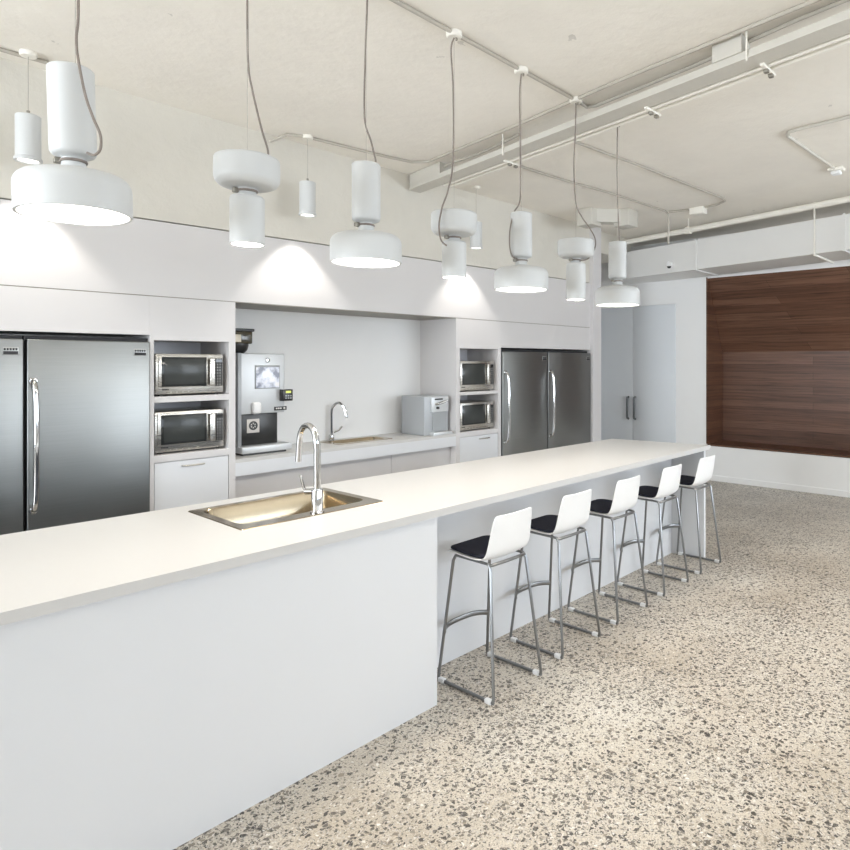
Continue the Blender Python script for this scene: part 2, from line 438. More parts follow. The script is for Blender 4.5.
struct('trim_2', MB().box(WX, 8.98, 0.3, 3.72, 0, 0.463), M['white_wall'])   # masonry bench
struct('baseboard_right', MB().box(WX - 0.016, WX, -3.6, 3.72, 0, 0.075, 0.003), M['white_wall'])

# grey double cupboard
cb = thing('tall_cupboard', 'tall pale grey double door cupboard left of the walnut recess', 'cupboard', (WX, 4.85, 0))
for (a, b, hy) in ((4.172, 4.853, 4.835 - 0.02), (4.857, 5.495, 4.93)):
    d = MB().box(WX - 0.012, WX + 0.018, a, b, 0.06, 2.415, 0.002).build('door', M['grey_door'], cb, True, True)
    h = MB()
    h.tube([(WX - 0.012, hy, 0.765), (WX - 0.045, hy, 0.775), (WX - 0.05, hy, 0.80), (WX - 0.05, hy, 1.05), (WX - 0.045, hy, 1.075), (WX - 0.012, hy, 1.085)], 0.017, 10, 0)
    h.build('handle', M['handle_dk'], d, True, True)

# ------------------------------------------------------------------ kitchen wall joinery
YF = 4.55
gz = lambda x: 2.505 + 0.0134 * x    # top line of the long panel
bp = thing('bulkhead_panel', 'long white laminate panel running above fridges, microwaves and alcove', 'panel', (3, YF, 2.03))
MB().hexa([(-2.9, YF, 2.033), (6.65, YF, 2.033), (6.65, YF + 0.03, 2.033), (-2.9, YF + 0.03, 2.033),
           (-2.9, YF, gz(-2.9) - 0.008), (6.65, YF, gz(6.65) - 0.008), (6.65, YF + 0.03, gz(6.65) - 0.008), (-2.9, YF + 0.03, gz(-2.9) - 0.008)]).build('front_panel', M['laminate'], bp, False, True)
MB().hexa([(-2.9, YF + 0.02, gz(-2.9) - 0.02), (6.65, YF + 0.02, gz(6.65) - 0.02), (6.65, YF + 0.2, gz(6.65) - 0.02), (-2.9, YF + 0.2, gz(-2.9) - 0.02),
           (-2.9, YF + 0.02, gz(-2.9)), (6.65, YF + 0.02, gz(6.65)), (6.65, YF + 0.2, gz(6.65)), (-2.9, YF + 0.2, gz(-2.9))]).build('shadow_gap', M['clamp'], bp, False, True)

def header(name, label, x0, x1, z0, z1):
    return tag(MB().box(x0, x1, YF, YF + 0.5, z0, z1, 0.0015).build(name, M['laminate'], None, False), label, 'panel')
header('header_panel', 'white header panel directly above the two left fridges', -1.5, 1.6169, 1.775, 2.027)
header('header_panel', 'white header panel directly above the two right fridges', 4.9951, 6.65, 1.752, 2.027)
struct('trim_3', MB().box(-2.9, 6.65, YF + 0.004, YF + 0.5, 2.026, 2.034), M['clamp'])     # shadow line
# tall end panel
tag(MB().box(6.65, 6.83, YF - 0.05, 5.498, 0, CZ - 0.002, 0.002).build('end_panel', M['laminate'], None, False), 'floor to ceiling white end panel right of the right fridges', 'panel')
struct('trim_4', MB().box(-2.9, -1.5, YF, YF + 0.5, 0, 2.026), M['laminate'])

# fridges --------------------------------------------------------------
def fridge(x0, x1, top, label, first):
    t = thing('refrigerator', label, 'fridge', ((x0 + x1) / 2, YF, 0), 'single door stainless steel fridges')
    w = x1 - x0; cx = (x0 + x1) / 2
    MB().box(x0 + 0.001, x1 - 0.001, YF + 0.035, YF + 0.5, 0.02, top - 0.012).build('cabinet_body', M['dark'], t, False, True)
    d = MB().box(x0 + 0.006, x1 - 0.006, YF - 0.02, YF + 0.03, 0.12, top - 0.035, 0.006, 3).build('door', M['steel'], t, True, True)
    MB().box(x0 + 0.006, x1 - 0.006, YF + 0.0, YF + 0.03, 0.02, 0.112, 0.003).build('kick_grille', M['silver_dk'], t, True, True)
    hx = x0 + 0.032
    h = MB()
    pts = [(hx, YF - 0.022, 1.49), (hx, YF - 0.06, 1.47), (hx + .004, YF - 0.075, 1.38), (hx + .004, YF - 0.083, 1.12), (hx + .004, YF - 0.075, 0.86), (hx, YF - 0.06, 0.77), (hx, YF - 0.022, 0.75)]
    h.tube(pts, 0.0145, 12, 6)
    h.cyl((hx, YF - 0.02, 1.49), 0.021, 0.014, 16, 'y', 0.003); h.cyl((hx, YF - 0.02, 0.75), 0.021, 0.014, 16, 'y', 0.003)
    h.build('handle', M['chrome'], d, True, True)
    b = MB().box(x1 - 0.10, x1 - 0.03, YF - 0.0235, YF - 0.0195, top - 0.125, top - 0.08, 0.001).build('badge', M['badge'], d, True, True)
    q = MB().box(x1 - 0.098, x1 - 0.032, YF - 0.025, YF - 0.023, top - 0.122, top - 0.104)
    for k in range(5): q.box(x1 - 0.096 + 0.013 * k, x1 - 0.087 + 0.013 * k, YF - 0.0255, YF - 0.0235, top - 0.1, top - 0.087)
    q.build('badge_lettering', M['dark'], b, False, True)
fridge(0.315, 0.962, 1.765, 'stainless fridge at the left edge of the photo, left of another fridge', True)
fridge(0.966, 1.617, 1.765, 'stainless fridge just left of the left microwave tower', False)
fridge(5.0, 5.768, 1.745, 'stainless fridge just right of the right microwave tower', False)
fridge(5.774, 6.64, 1.745, 'stainless fridge against the tall white end panel', False)

# microwave towers ------------------------------------------------------
def tower(x0, xl, xr, x1, ztop, zs1, zs0, zb, label, hl):
    t = thing('microwave_tower', label, 'cabinet', ((x0 + x1) / 2, YF, 0))
    b = MB()
    b.box(x0, xl, YF, YF + 0.53, 0, 2.027); b.box(xr, x1, YF, YF + 0.53, 0, 2.027)
    b.box(xl, xr, YF, YF + 0.5, ztop, 2.027); b.box(xl, xr, YF + 0.02, YF + 0.5, 0, zb - 0.045)
    b.build('carcass', M['laminate'], t, False, True)
    MB().box(xl, xr, YF + 0.46, YF + 0.5, zb - 0.04, ztop).build('back_panel', M['laminate_in'], t, False, True)
    MB().box(xl, xr, YF + 0.001, YF + 0.5, zs0, zs1, 0.001).build('shelf', M['laminate'], t, False, True)
    MB().box(xl, xr, YF + 0.001, YF + 0.5, zb - 0.045, zb, 0.001).build('shelf', M['laminate'], t, False, True)
    d = MB().box(xl + 0.004, xr - 0.004, YF + 0.002, YF + 0.022, 0.12, zb - 0.052, 0.0015).build('drawer', M['panel_cool'], t, False, True)
    c = xl + (xr - xl) * hl
    h = MB(); zz = zb - 0.085
    h.tube([(c - 0.07, YF + 0.003, zz), (c - 0.068, YF - 0.014, zz), (c - 0.05, YF - 0.018, zz), (c + 0.05, YF - 0.018, zz), (c + 0.068, YF - 0.014, zz), (c + 0.07, YF + 0.003, zz)], 0.0055, 8)
    h.build('handle', M['steel_lt'], d, True, True)
tower(1.617, 1.641, 2.129, 2.175, 1.743, 1.372, 1.333, 0.987, 'left white tower holding two microwaves beside the coffee machine', 0.5)
tower(4.343, 4.395, 4.952, 4.995, 1.735, 1.302, 1.270, 0.905, 'right white tower holding two microwaves beside the right fridges', 0.62)

def microwave(x0, x1, z0, z1, label, lit):
    t = thing('microwave_oven', label, 'microwave', ((x0 + x1) / 2, YF + 0.05, z0), 'stainless steel microwaves in the towers')
    w = x1 - x0; h = z1 - z0; y = YF + 0.04
    bz = z0 + 0.012
    MB().box(x0, x1, y + 0.02, y + 0.37, bz, z1, 0.004).build('casing', M['steel_lt'], t, True, True)
    f = MB(); f.box(x0, x1, y, y + 0.025, bz, z1, 0.006)
    f.build('front_frame', M['steel_lt'], t, True, True)
    xa, xb = x0 + 0.10 * w, x0 + 0.715 * w
    za, zb_ = bz + 0.21 * h, z1 - 0.105 * h
    d = MB().box(x0 + 0.03 * w, x0 + 0.745 * w, y - 0.012, y + 0.005, bz + 0.17 * h, z1 - 0.04 * h, 0.003).build('door', M['steel_lt'], t, True, True)
    MB().box(xa - 0.012, xb + 0.004, y - 0.0145, y - 0.01, za - 0.008, zb_ + 0.008, 0.001).build('window_surround', M['blackgloss'], d, True, True)
    MB().box(xa + 0.004, xb - 0.012, y - 0.0165, y - 0.0135, za + 0.006, zb_ - 0.006, 0.001).build('window_pane', M['window_dark'], d, True, True)
    hh = MB().box(x0 + 0.765 * w, x0 + 0.845 * w, y - 0.034, y - 0.010, bz + 0.18 * h, z1 - 0.09 * h, 0.009, 3)
    hh.build('door_handle', M['steel_lt'], t, True, True)
    k = MB().box(x0 + 0.865 * w, x0 + 0.985 * w, y - 0.006, y + 0.004, bz + 0.17 * h, z1 - 0.10 * h, 0.002).build('keypad', M['keypad'], t, True, True)
    MB().box(x0 + 0.875 * w, x0 + 0.975 * w, y - 0.008, y - 0.005, z1 - 0.20 * h, z1 - 0.13 * h).build('display', M['blackgloss'], k, False, True)
    s = MB()
    for i in range(6): s.box(x0 + (0.14 + 0.085 * i) * w, x0 + (0.20 + 0.085 * i) * w, y - 0.002, y + 0.002, bz + 0.035 * h, bz + 0.06 * h)
    s.build('vent_slots', M['clamp'], t, False, True)
    l = MB()
    for i in range(5): l.box(x0 + (0.085 + 0.02 * i) * w, x0 + (0.1 + 0.02 * i) * w, y - 0.002, y + 0.002, bz + 0.095 * h, bz + 0.125 * h)
    l.build('maker_lettering', M['dark'], t, False, True)
    for (fx, fy) in ((x0 + 0.04, y + 0.03), (x1 - 0.04, y + 0.03), (x0 + 0.04, y + 0.33), (x1 - 0.04, y + 0.33)):
        MB().cyl((fx, fy, z0), 0.015, 0.014, 16).build('foot', M['black'], t, True, True)
microwave(1.665, 2.108, 1.372, 1.655, 'upper stainless microwave in the left tower', 0)
microwave(1.660, 2.112, 0.987, 1.268, 'lower stainless microwave in the left tower', 0)
microwave(4.415, 4.925, 1.302, 1.610, 'upper stainless microwave in the right tower', 0)
microwave(4.415, 4.925, 0.905, 1.190, 'lower stainless microwave in the right tower', 0)

# alcove ---------------------------------------------------------------
struct('wall_alcove', MB().box(2.175, 4.343, 5.08, 5.16, 0, 2.10), M['white_wall'])
struct('trim_5', MB().box(2.175, 4.343, YF + 0.031, 5.08, 2.034, 2.06), M['upwall'])
S2 = (3.12, 3.70, 4.70, 4.99)
wt = thing('worktop', 'white alcove worktop holding coffee machine, sink and water dispenser', 'worktop', (3.26, 4.8, 0.9))
b = MB()
X0, X1, Y0, Y1 = 2.175, 4.343, YF, 5.08
sx0, sx1, sy0, sy1 = S2[0] + .03, S2[1] - .03, S2[2] + .03, S2[3] - .03
for (a, c, d, e) in ((X0, sx0, Y0, Y1), (sx1, X1, Y0, Y1), (sx0, sx1, Y0, sy0), (sx0, sx1, sy1, Y1)): b.box(a, c, d, e, 0.875, 0.90)
b.build('top_slab', M['stone'], wt, False, True)
MB().box(X0, X1, YF, YF + 0.02, 0.78, 0.8745).build('apron', M['panel_cool'], wt, False, True)
ub = thing('knee_panel', 'white recessed panel under the alcove worktop', 'panel', (3.26, 4.65, 0))
for a, c in ((2.178, 2.9), (2.904, 3.62), (3.624, 4.34)):
    MB().box(a, c, 4.63, 4.65, 0.0, 0.874, 0.001).build('panel_board', M['laminate'], ub, False, True)

# coffee machine -------------------------------------------------------
cm = thing('coffee_machine', 'silver and black coffee machine at left of the alcove worktop', 'coffee machine', (2.47, 4.85, 0.9))
cx0, cx1, cy = 2.285, 2.648, 4.72
MB().box(cx0, cx1, cy, 5.05, 1.205, 1.665, 0.008, 3).build('upper_housing', M['silver'], cm, True, True)
MB().box(cx0, cx1 - 0.045, cy + 0.03, 5.05, 0.965, 1.21, 0.003).build('cup_bay', M['black'], cm, True, True)
MB().box(cx0 - 0.012, cx0 + 0.016, cy - 0.004, 5.05, 0.96, 1.668, 0.003).build('side_strip', M['silver_dk'], cm, True, True)
dt = MB().box(cx0 - 0.005, cx1 + 0.035, cy - 0.055, 5.05, 0.915, 0.965, 0.007, 3).build('drip_tray', M['silver'], cm, True, True)
MB().box(cx0 + 0.01, cx1 - 0.01, cy - 0.04, 5.0, 0.90, 0.918).build('base_foot', M['black'], cm, False, True)
MB().box(cx0 + 0.02, cx1 + 0.01, cy - 0.04, cy + 0.03, 0.964, 0.968).build('tray_grille', M['silver_dk'], dt, False, True)
MB().box(2.405, 2.605, cy - 0.006, cy + 0.002, 1.395, 1.575, 0.002).build('screen_frame', M['silver_dk'], cm, True, True)
MB().box(2.412, 2.598, cy - 0.009, cy - 0.005, 1.402, 1.56, 0.001).build('screen', M['screen'], cm, True, True)
MB().lathe([(0, 0), (0.018, 0), (0.018, 0.006), (0.011, 0.008), (0.009, 0.004), (0, 0.004)], (2.505, cy + 0.001, 1.615), 20, 'y').build('lock', M['chrome'], cm, True, True)
MB().box(2.375, 2.445, cy - 0.035, cy + 0.01, 1.205, 1.295, 0.02, 4).build('spout_cover', M['shell'], cm, True, True)
cr = MB().box(2.605, 2.69, cy - 0.05, cy + 0.02, 1.295, 1.385, 0.004).build('card_reader', M['black'], cm, True, True)
MB().box(2.63, 2.672, cy - 0.053, cy - 0.049, 1.357, 1.374).build('display', M['lcd'], cr, False, True)
k = MB()
for i in range(3):
    for j in range(2): k.box(2.625 + i * 0.02, 2.637 + i * 0.02, cy - 0.053, cy - 0.049, 1.312 + j * 0.018, 1.322 + j * 0.018)
k.build('keys', M['silver_dk'], cr, False, True)
lb = MB().box(2.56, 2.66, cy - 0.008, cy + 0.002, 1.222, 1.252, 0.001).build('price_plate', M['black'], cm, True, True)
k = MB().cyl((2.64, cy - 0.007, 1.237), 0.009, 0.004, 16, 'y')
for i in range(3): k.box(2.57 + 0.017 * i, 2.582 + 0.017 * i, cy - 0.0105, cy - 0.007, 1.232, 1.243)
k.build('plate_marks', M['sticker'], lb, True, True)
st = MB().box(2.355, 2.455, cy + 0.024, cy + 0.031, 1.06, 1.165, 0.003).build('sticker', M['sticker'], cm, True, True)
k = MB()
k.lathe([(0.022, 0), (0.034, 0), (0.034, 0.003), (0.022, 0.003), (0.022, 0)], (2.405, cy + 0.025, 1.115), 24, 'y')
for a in range(0, 360, 60):
    r = math.radians(a); k.tube([(2.405, cy + 0.0225, 1.115), (2.405 + 0.024 * math.cos(r), cy + 0.0225, 1.115 + 0.024 * math.sin(r))], 0.0035, 6)
k.build('sticker_mark', M['black'], st, True, True)
hp = thing('bean_canister', 'dark smoked canister standing on top of the coffee machine', 'canister', (2.40, 4.9, 1.667))
MB().lathe([(0, 0), (0.05, 0), (0.075, 0.025), (0.085, 0.06), (0.085, 0.075), (0, 0.075)], (2.352, 4.90, 1.667), 28).build('bowl', M['black'], hp, True, True)
MB().box(2.268, 2.436, 4.815, 4.985, 1.740, 1.838, 0.01, 3).build('window_band', M['hopper'], hp, True, True)
MB().box(2.255, 2.448, 4.805, 4.99, 1.834, 1.856, 0.006, 3).build('lid', M['black'], hp, True, True)
MB().box(2.29, 2.345, 4.811, 4.817, 1.752, 1.81, 0.002).build('painted_reflection', M['pale_glint'], hp, True, True)  # yellow-white reflection on the dark canister, painted as a thin pale plate

# alcove sink and tap ---------------------------------------------------
def sink(name, label, x0, x1, y0, y1, z, depth, bevel, ledge, mname, cut=None):
    t = thing(name, label, 'sink', ((x0 + x1) / 2, (y0 + y1) / 2, z))
    # rounded-rectangle rings: rim outer, rim inner, bowl floor
    def rr(xa, xb, ya, yb, r, zz, n=6):
        pts = []
        for cx_, cy_, a0 in ((xb - r, yb - r, 0), (xa + r, yb - r, 90), (xa + r, ya + r, 180), (xb - r, ya + r, 270)):
            for i in range(n + 1):
                a = math.radians(a0 + 90 * i / n); pts.append((cx_ + r * math.cos(a), cy_ + r * math.sin(a), zz))
        return pts
    ix0, ix1, iy0, iy1 = x0 + 0.045, x1 - 0.045, y0 + ledge, y1 - 0.04
    rings = [rr(x0, x1, y0, y1, 0.012, z - 0.001), rr(x0 + .003, x1 - .003, y0 + .003, y1 - .003, 0.012, z + 0.004),
             rr(ix0 - .006, ix1 + .006, iy0 - .006, iy1 + .006, 0.06, z + 0.003), rr(ix0, ix1, iy0, iy1, 0.055, z - 0.006),
             rr(ix0 + 0.008, ix1 - 0.008, iy0 + 0.008, iy1 - 0.008, 0.05, z - depth * 0.75), rr(ix0 + 0.02, ix1 - 0.02, iy0 + 0.02, iy1 - 0.02, 0.05, z - depth * 0.95),
             rr(ix0 + 0.05, ix1 - 0.05, iy0 + 0.05, iy1 - 0.05, 0.04, z - depth)]
    bm = bmesh.new(); vr = [[bm.verts.new(p) for p in r] for r in rings]
    for a, c in zip(vr, vr[1:]):
        for i in range(len(a)): bm.faces.new((a[i], a[(i + 1) % len(a)], c[(i + 1) % len(a)], c[i]))
    bm.faces.new(vr[-1])
    bmesh.ops.recalc_face_normals(bm, faces=bm.faces)
    mb = MB(); mb.merge(bm)
    o = mb.build('basin', M[mname], t, True, True)
    MB().lathe([(0, 0.004), (0.012, 0.004), (0.016, 0.001), (0.034, 0.001), (0.038, 0.006), (0.04, 0.001)], ((ix0 + ix1) / 2, (iy0 + iy1) / 2, z - depth), 24).build('drain', M['chrome'], t, True, True)
    return t
sink('kitchen_sink', 'small steel sink set in the alcove worktop', *S2, 0.90, 0.16, 0, 0.05, 'steel_sink')
tp = thing('mixer_tap', 'tall chrome mixer tap behind the alcove sink', 'tap', (3.27, 5.025, 0.9))
k = MB(); tx, ty = 3.27, 5.03
k.cyl((tx, ty, 0.9), 0.024, 0.05, 20, 'z', 0.004)
k.tube([(tx, ty, 0.94), (tx, ty, 1.15), (tx + 0.01, ty - 0.02, 1.21), (tx + 0.035, ty - 0.06, 1.235), (tx + 0.06, ty - 0.1, 1.20), (tx + 0.07, ty - 0.12, 1.13), (tx + 0.072, ty - 0.122, 1.10)], 0.012, 10, 5)
k.build('spout', M['chrome'], tp, True, True)
MB().tube([(tx + 0.02, ty - 0.005, 0.97), (tx + 0.06, ty - 0.02, 0.985), (tx + 0.09, ty - 0.03, 1.02)], 0.008, 8).build('lever', M['chrome'], tp, True, True)

# water dispenser ---------------------------------------------------------
wdz = thing('water_dispenser', 'grey countertop water dispenser at right of the alcove', 'water dispenser', (4.17, 4.78, 0.9))
MB().box(4.01, 4.315, 4.63, 4.97, 0.90, 1.272, 0.006, 3).build('housing', M['silver_mid'], wdz, True, True)
MB().box(4.085, 4.30, 4.608, 4.635, 1.12, 1.262, 0.006, 3).build('control_head', M['silver'], wdz, True, True)
MB().box(4.11, 4.28, 4.622, 4.632, 0.94, 1.12).build('cup_bay', M['silver_dk'], wdz, False, True)
MB().box(4.07, 4.31, 4.56, 4.632, 0.90, 0.93, 0.004).build('drip_tray', M['silver'], wdz, True, True)
MB().tube([(4.13, 4.608, 1.195), (4.15, 4.58, 1.20), (4.25, 4.575, 1.225)], 0.011, 10).build('push_lever', M['chrome'], wdz, True, True)
MB().cyl((4.15, 4.606, 1.16), 0.012, 0.02, 16, 'y').build('button', M['black'], wdz, True, True)
MB().box(4.12, 4.22, 4.604, 4.61, 1.235, 1.25, 0.001).build('indicator_strip', M['black'], wdz, True, True)

# ------------------------------------------------------------------ island
IZ, IT = 0.92, 0.035
SK = (1.24, 1.945, 2.54, 3.06)
isl = thing('kitchen_island', 'long white kitchen island with open seating side and white stone top', 'island', (1.9, 2.65, 0))
fr = lambda x: 2.213
bkk = lambda x: 3.215 - 0.033 * (x - 0.4)
hx0, hx1, hy0, hy1 = SK[0] + .035, SK[1] - .035, SK[2] + .04, SK[3] - .03
# slab with a hole for the sink
b = MB()
b.prism([(-1.6, fr(0)), (hx0, fr(0)), (hx0, bkk(hx0)), (-1.6, bkk(-1.6))], IZ - IT, IZ)
b.prism([(hx0, fr(0)), (hx1, fr(0)), (hx1, hy0), (hx0, hy0)], IZ - IT, IZ)
b.prism([(hx0, hy1), (hx1, hy1), (hx1, bkk(hx1)), (hx0, bkk(hx0))], IZ - IT, IZ)
b.prism([(hx1, fr(0)), (4.972, fr(0)), (4.83, bkk(4.83)), (hx1, bkk(hx1))], IZ - IT, IZ)
b.build('worktop', M['stone'], isl, False, True)
bz = IZ - IT - 0.0005
b = MB()
b.box(-1.6, 2.02, 2.243, 2.262, 0, bz); b.box(2.0, 2.02, 2.262, 3.06, 0, bz); b.box(-1.6, -1.58, 2.262, 3.06, 0, bz)
b.build('front_body', M['panel_cool'], isl, False, True)
bk = MB()
bk.box(2.02, 4.88, 2.515, 2.54, 0, bz); 
MB().box(-1.6, 4.80, 3.0605, 3.08, 0.0, bz).build('back_panel', M['island_back'], isl, False, True)
bk.build('recessed_panel', M['panel_cool'], isl, False, True)
MB().prism([(4.93, 2.25), (4.962, 2.25), (4.825, 3.06), (4.793, 3.06)], 0, bz).build('end_leg', M['panel_cool'], isl, False, True)
sink('kitchen_sink', 'large steel sink with golden reflections painted in, set in the island top', *SK, IZ, 0.17, 0, 0.085, 'steel_sink')

tp = thing('mixer_tap', 'tall chrome gooseneck tap standing on the island sink', 'tap', (1.60, 2.578, IZ + 0.003))
tx, ty, tz = 1.603, 2.578, IZ + 0.003
MB().lathe([(0, 0), (0.031, 0), (0.031, 0.006), (0.026, 0.01), (0.026, 0.10), (0.024, 0.105), (0, 0.105)], (tx, ty, tz), 28).build('body', M['chrome'], tp, True, True)
k = MB()
k.tube([(tx, ty, tz + 0.10), (tx, ty, tz + 0.31)], 0.0155, 16)
arc = []
for i in range(13):
    a = PI * i / 12
    arc.append((tx - 0.004, ty + 0.07 - 0.07 * math.cos(a), tz + 0.31 + 0.078 * math.sin(a)))
arc += [(tx - 0.004, ty + 0.146, tz + 0.27), (tx - 0.004, ty + 0.152, tz + 0.215)]
k.tube(arc, 0.0135, 14)
k.build('spout', M['chrome'], tp, True, True)
k = MB().tube([(tx, ty, tz + 0.095), (tx - 0.02, ty + 0.06, tz + 0.09)], 0.014, 14)
k.tube([(tx - 0.02, ty + 0.055, tz + 0.09), (tx - 0.024, ty + 0.07, tz + 0.105), (tx - 0.033, ty + 0.085, tz + 0.165)], 0.006, 8)
k.build('lever', M['chrome'], tp, True, True)

# ------------------------------------------------------------------ stools
def make_stool(label):
    t = thing('bar_stool', label, 'bar stool', (0, 0, 0), 'white bar stools along the island')
    prof = [  # y, z, half width, edge lift (z in seat), edge wrap (forward in back)
        (0.178, 0.636, 0.104, 0.000, 0), (0.173, 0.646, 0.134, 0.000, 0), (0.155, 0.652, 0.153, 0.002, -0.006), (0.11, 0.650, 0.164, 0.006, -0.004),
        (0.04, 0.643, 0.168, 0.010, 0), (-0.02, 0.638, 0.169, 0.013, 0), (-0.07, 0.637, 0.168, 0.014, 0.004), (-0.105, 0.644, 0.166, 0.012, 0.010),
        (-0.130, 0.664, 0.163, 0.006, 0.018), (-0.145, 0.697, 0.160, 0.0, 0.022), (-0.154, 0.742, 0.157, 0, 0.022), (-0.161, 0.787, 0.152, 0, 0.020),
        (-0.166, 0.825, 0.148, 0, 0.018), (-0.170, 0.853, 0.142, 0, 0.016), (-0.1715, 0.863, 0.136, 0, 0.015), (-0.172, 0.868, 0.126, 0, 0.013)]
    NX = 12
    def grid(pr, dz=0.0, shrink=0.0, n=NX):
        vs, fs = [], []
        for (y, z, hw, lf, wr) in pr:
            for i in range(n + 1):
                s = -1 + 2 * i / n
                vs.append((s * (hw - shrink), y + wr * s * s, z + lf * s * s + dz))
        for j in range(len(pr) - 1):
            for i in range(n):
                a = j * (n + 1) + i
                fs.append((a, a + 1, a + n + 2, a + n + 1))
        return vs, fs
    vs, fs = grid(prof)
    sh = MB().faces(vs, fs).build('seat_shell', M['shell'], t)
    md = sh.modifiers.new('thickness', 'SOLIDIFY'); md.thickness = 0.008; md.offset = 0
    md = sh.modifiers.new('smooth', 'SUBSURF'); md.levels = 1; md.render_levels = 2
    pp = [(0.168, 0.650, 0.122, 0, 0)] + [(y, z, hw, lf, wr) for (y, z, hw, lf, wr) in prof[2:7]] + [(-0.10, 0.642, 0.154, 0.012, 0.008)]
    vs, fs = grid(pp, 0.012, 0.013)
    pd = MB().faces(vs, fs).build('seat_pad', M['fabric'], t)
    md = pd.modifiers.new('thickness', 'SOLIDIFY'); md.thickness = 0.015; md.offset = 0
    md = pd.modifiers.new('smooth', 'SUBSURF'); md.levels = 1; md.render_levels = 2
    r = 0.0078
    for s in (-1, 1):
        MB().tube([(s * 0.132, 0.115, 0.630), (s * 0.135, 0.128, 0.605), (s * 0.178, 0.188, 0.03), (s * 0.18, 0.186, 0.012)], r, 10).build('leg', M['tube'], t)
        MB().tube([(s * 0.128, -0.105, 0.632), (s * 0.132, -0.122, 0.608), (s * 0.178, -0.184, 0.03), (s * 0.18, -0.182, 0.012)], r, 10).build('leg', M['tube'], t)
        rl = MB().tube([(s * 0.18, 0.19, 0.0105), (s * 0.18, -0.186, 0.0105)], r, 10).build('floor_rail', M['tube'], t)
        for yy in (0.162, -0.155):
            MB().box(s * 0.18 - 0.0115, s * 0.18 + 0.0115, yy - 0.02, yy + 0.02, 0.0, 0.022, 0.004).build('glide', M['glide'], rl)
        MB().tube([(s * 0.132, 0.115, 0.633), (s * 0.128, -0.105, 0.629)], r * 0.9, 8).build('seat_frame', M['tube'], t)
    MB().tube([(-0.160, 0.164, 0.245), (-0.125, 0.196, 0.247), (-0.06, 0.218, 0.248), (0.06, 0.218, 0.248), (0.125, 0.196, 0.247), (0.160, 0.164, 0.245)], 0.0075, 10, 4, 1.9).build('footrest', M['tube'], t)
    MB().tube([(-0.131, -0.112, 0.622), (-0.10, -0.128, 0.628), (-0.05, -0.137, 0.631), (0.05, -0.137, 0.631), (0.10, -0.128, 0.628), (0.131, -0.112, 0.622)], 0.0085, 10, 4).build('rear_crossbar', M['tube'], t)
    return t
SL = ['white bar stool with dark pad, nearest the camera and first along the island',
      'white bar stool with dark pad, second along the island from the camera',
      'white bar stool with dark pad, middle one of the five along the island',
      'white bar stool with dark pad, fourth along the island, next to the farthest stool',
      'white bar stool with dark pad, farthest one, beside the island end leg']
s0 = make_stool(SL[0])
for i, (x, y, rz) in enumerate(((2.36, 2.222, 0.01), (2.938, 2.25, 0.0), (3.513, 2.262, 0), (4.117, 2.268, 0), (4.702, 2.272, 0.0))):
    s = s0 if i == 0 else copy_tree(s0)
    s.location = (x, y, 0); s.rotation_euler = (0, 0, rz); s['label'] = SL[i]

# ------------------------------------------------------------------ pendant lamps over the island
RX, RY = math.sin(TH), -math.cos(TH)          # towards the right of the photo
BX, BY = -math.cos(TH), -math.sin(TH)         # towards the camera side
LY = 2.41
def arcp(c, r, a0, a1, n=5):
    return [(c[0] + r * math.cos(math.radians(a0 + (a1 - a0) * i / n)), c[1] + r * math.sin(math.radians(a0 + (a1 - a0) * i / n))) for i in range(n + 1)]
# profiles measured upward from the lower rim
DOME_LOW = [(0.0, 0.012), (0.148, 0.012), (0.148, 0.0), (0.156, 0.0), (0.157, 0.006), (0.157, 0.075)] + arcp((0.117, 0.085), 0.040, 0, 78, 6) + [(0.06, 0.137), (0.035, 0.143), (0.033, 0.165), (0, 0.165)]
TUBE_UP = [(0, 0.165), (0.030, 0.165), (0.034, 0.178)] + arcp((0.045, 0.203), 0.018, -90, -15, 4) + [(0.063, 0.215), (0.063, 0.435)] + arcp((0.057, 0.438), 0.006, 0, 90, 3) + [(0, 0.444)]
TUBE_LOW = [(0.0, 0.010), (0.056, 0.010), (0.056, 0.0), (0.062, 0.0), (0.0625, 0.004), (0.0625, 0.168)] + arcp((0.05, 0.172), 0.0125, 0, 80, 4) + [(0.034, 0.188), (0.031, 0.208), (0, 0.208)]
BOWL_UP = [(0, 0.206), (0.031, 0.206), (0.036, 0.214), (0.07, 0.222)] + arcp((0.083, 0.255), 0.035, -80, -8, 6) + [(0.119, 0.268), (0.118, 0.318)] + arcp((0.106, 0.320), 0.012, 0, 90, 4) + [(0.09, 0.329), (0, 0.326)]
LAMPS = [  # x, kind, z of rim, cord path as (right, toward camera, z above rim), label, px-based
    (0.640, 'A', 2.066, 'large white pendant lamp with wide dome shade, leftmost and nearest the camera'),
    (1.198, 'B', 2.052, 'white pendant with bowl above slim cylinder, second from the left in the row'),
    (1.745, 'A', 2.046, 'white pendant with tall cylinder above wide dome, third from the left over the island'),
    (2.287, 'B', 2.036, 'white pendant with bowl above slim cylinder, middle lamp of the island row'),
    (2.820, 'A', 2.018, 'white pendant with tall cylinder above wide dome, fifth from the left'),
    (3.362, 'B', 2.002, 'white pendant with bowl above slim cylinder, in front of the tall end panel'),
    (3.865, 'A', 2.000, 'white pendant with wide dome, farthest lamp, in front of the grey cupboard')]
def pxpath(X, ax, pts):
    c, sn = math.cos(TH), math.sin(TH); out = []
    x0 = X * sn - LY * c; D0 = X * c + LY * sn
    for (px, py, b) in pts:
        d = D0 - b; r = (px - ax + CX + F * x0 / D0 - CX) * d / F
        out.append((d * c + r * sn, d * sn - r * c, H + (HY - py) * d / F))
    return out
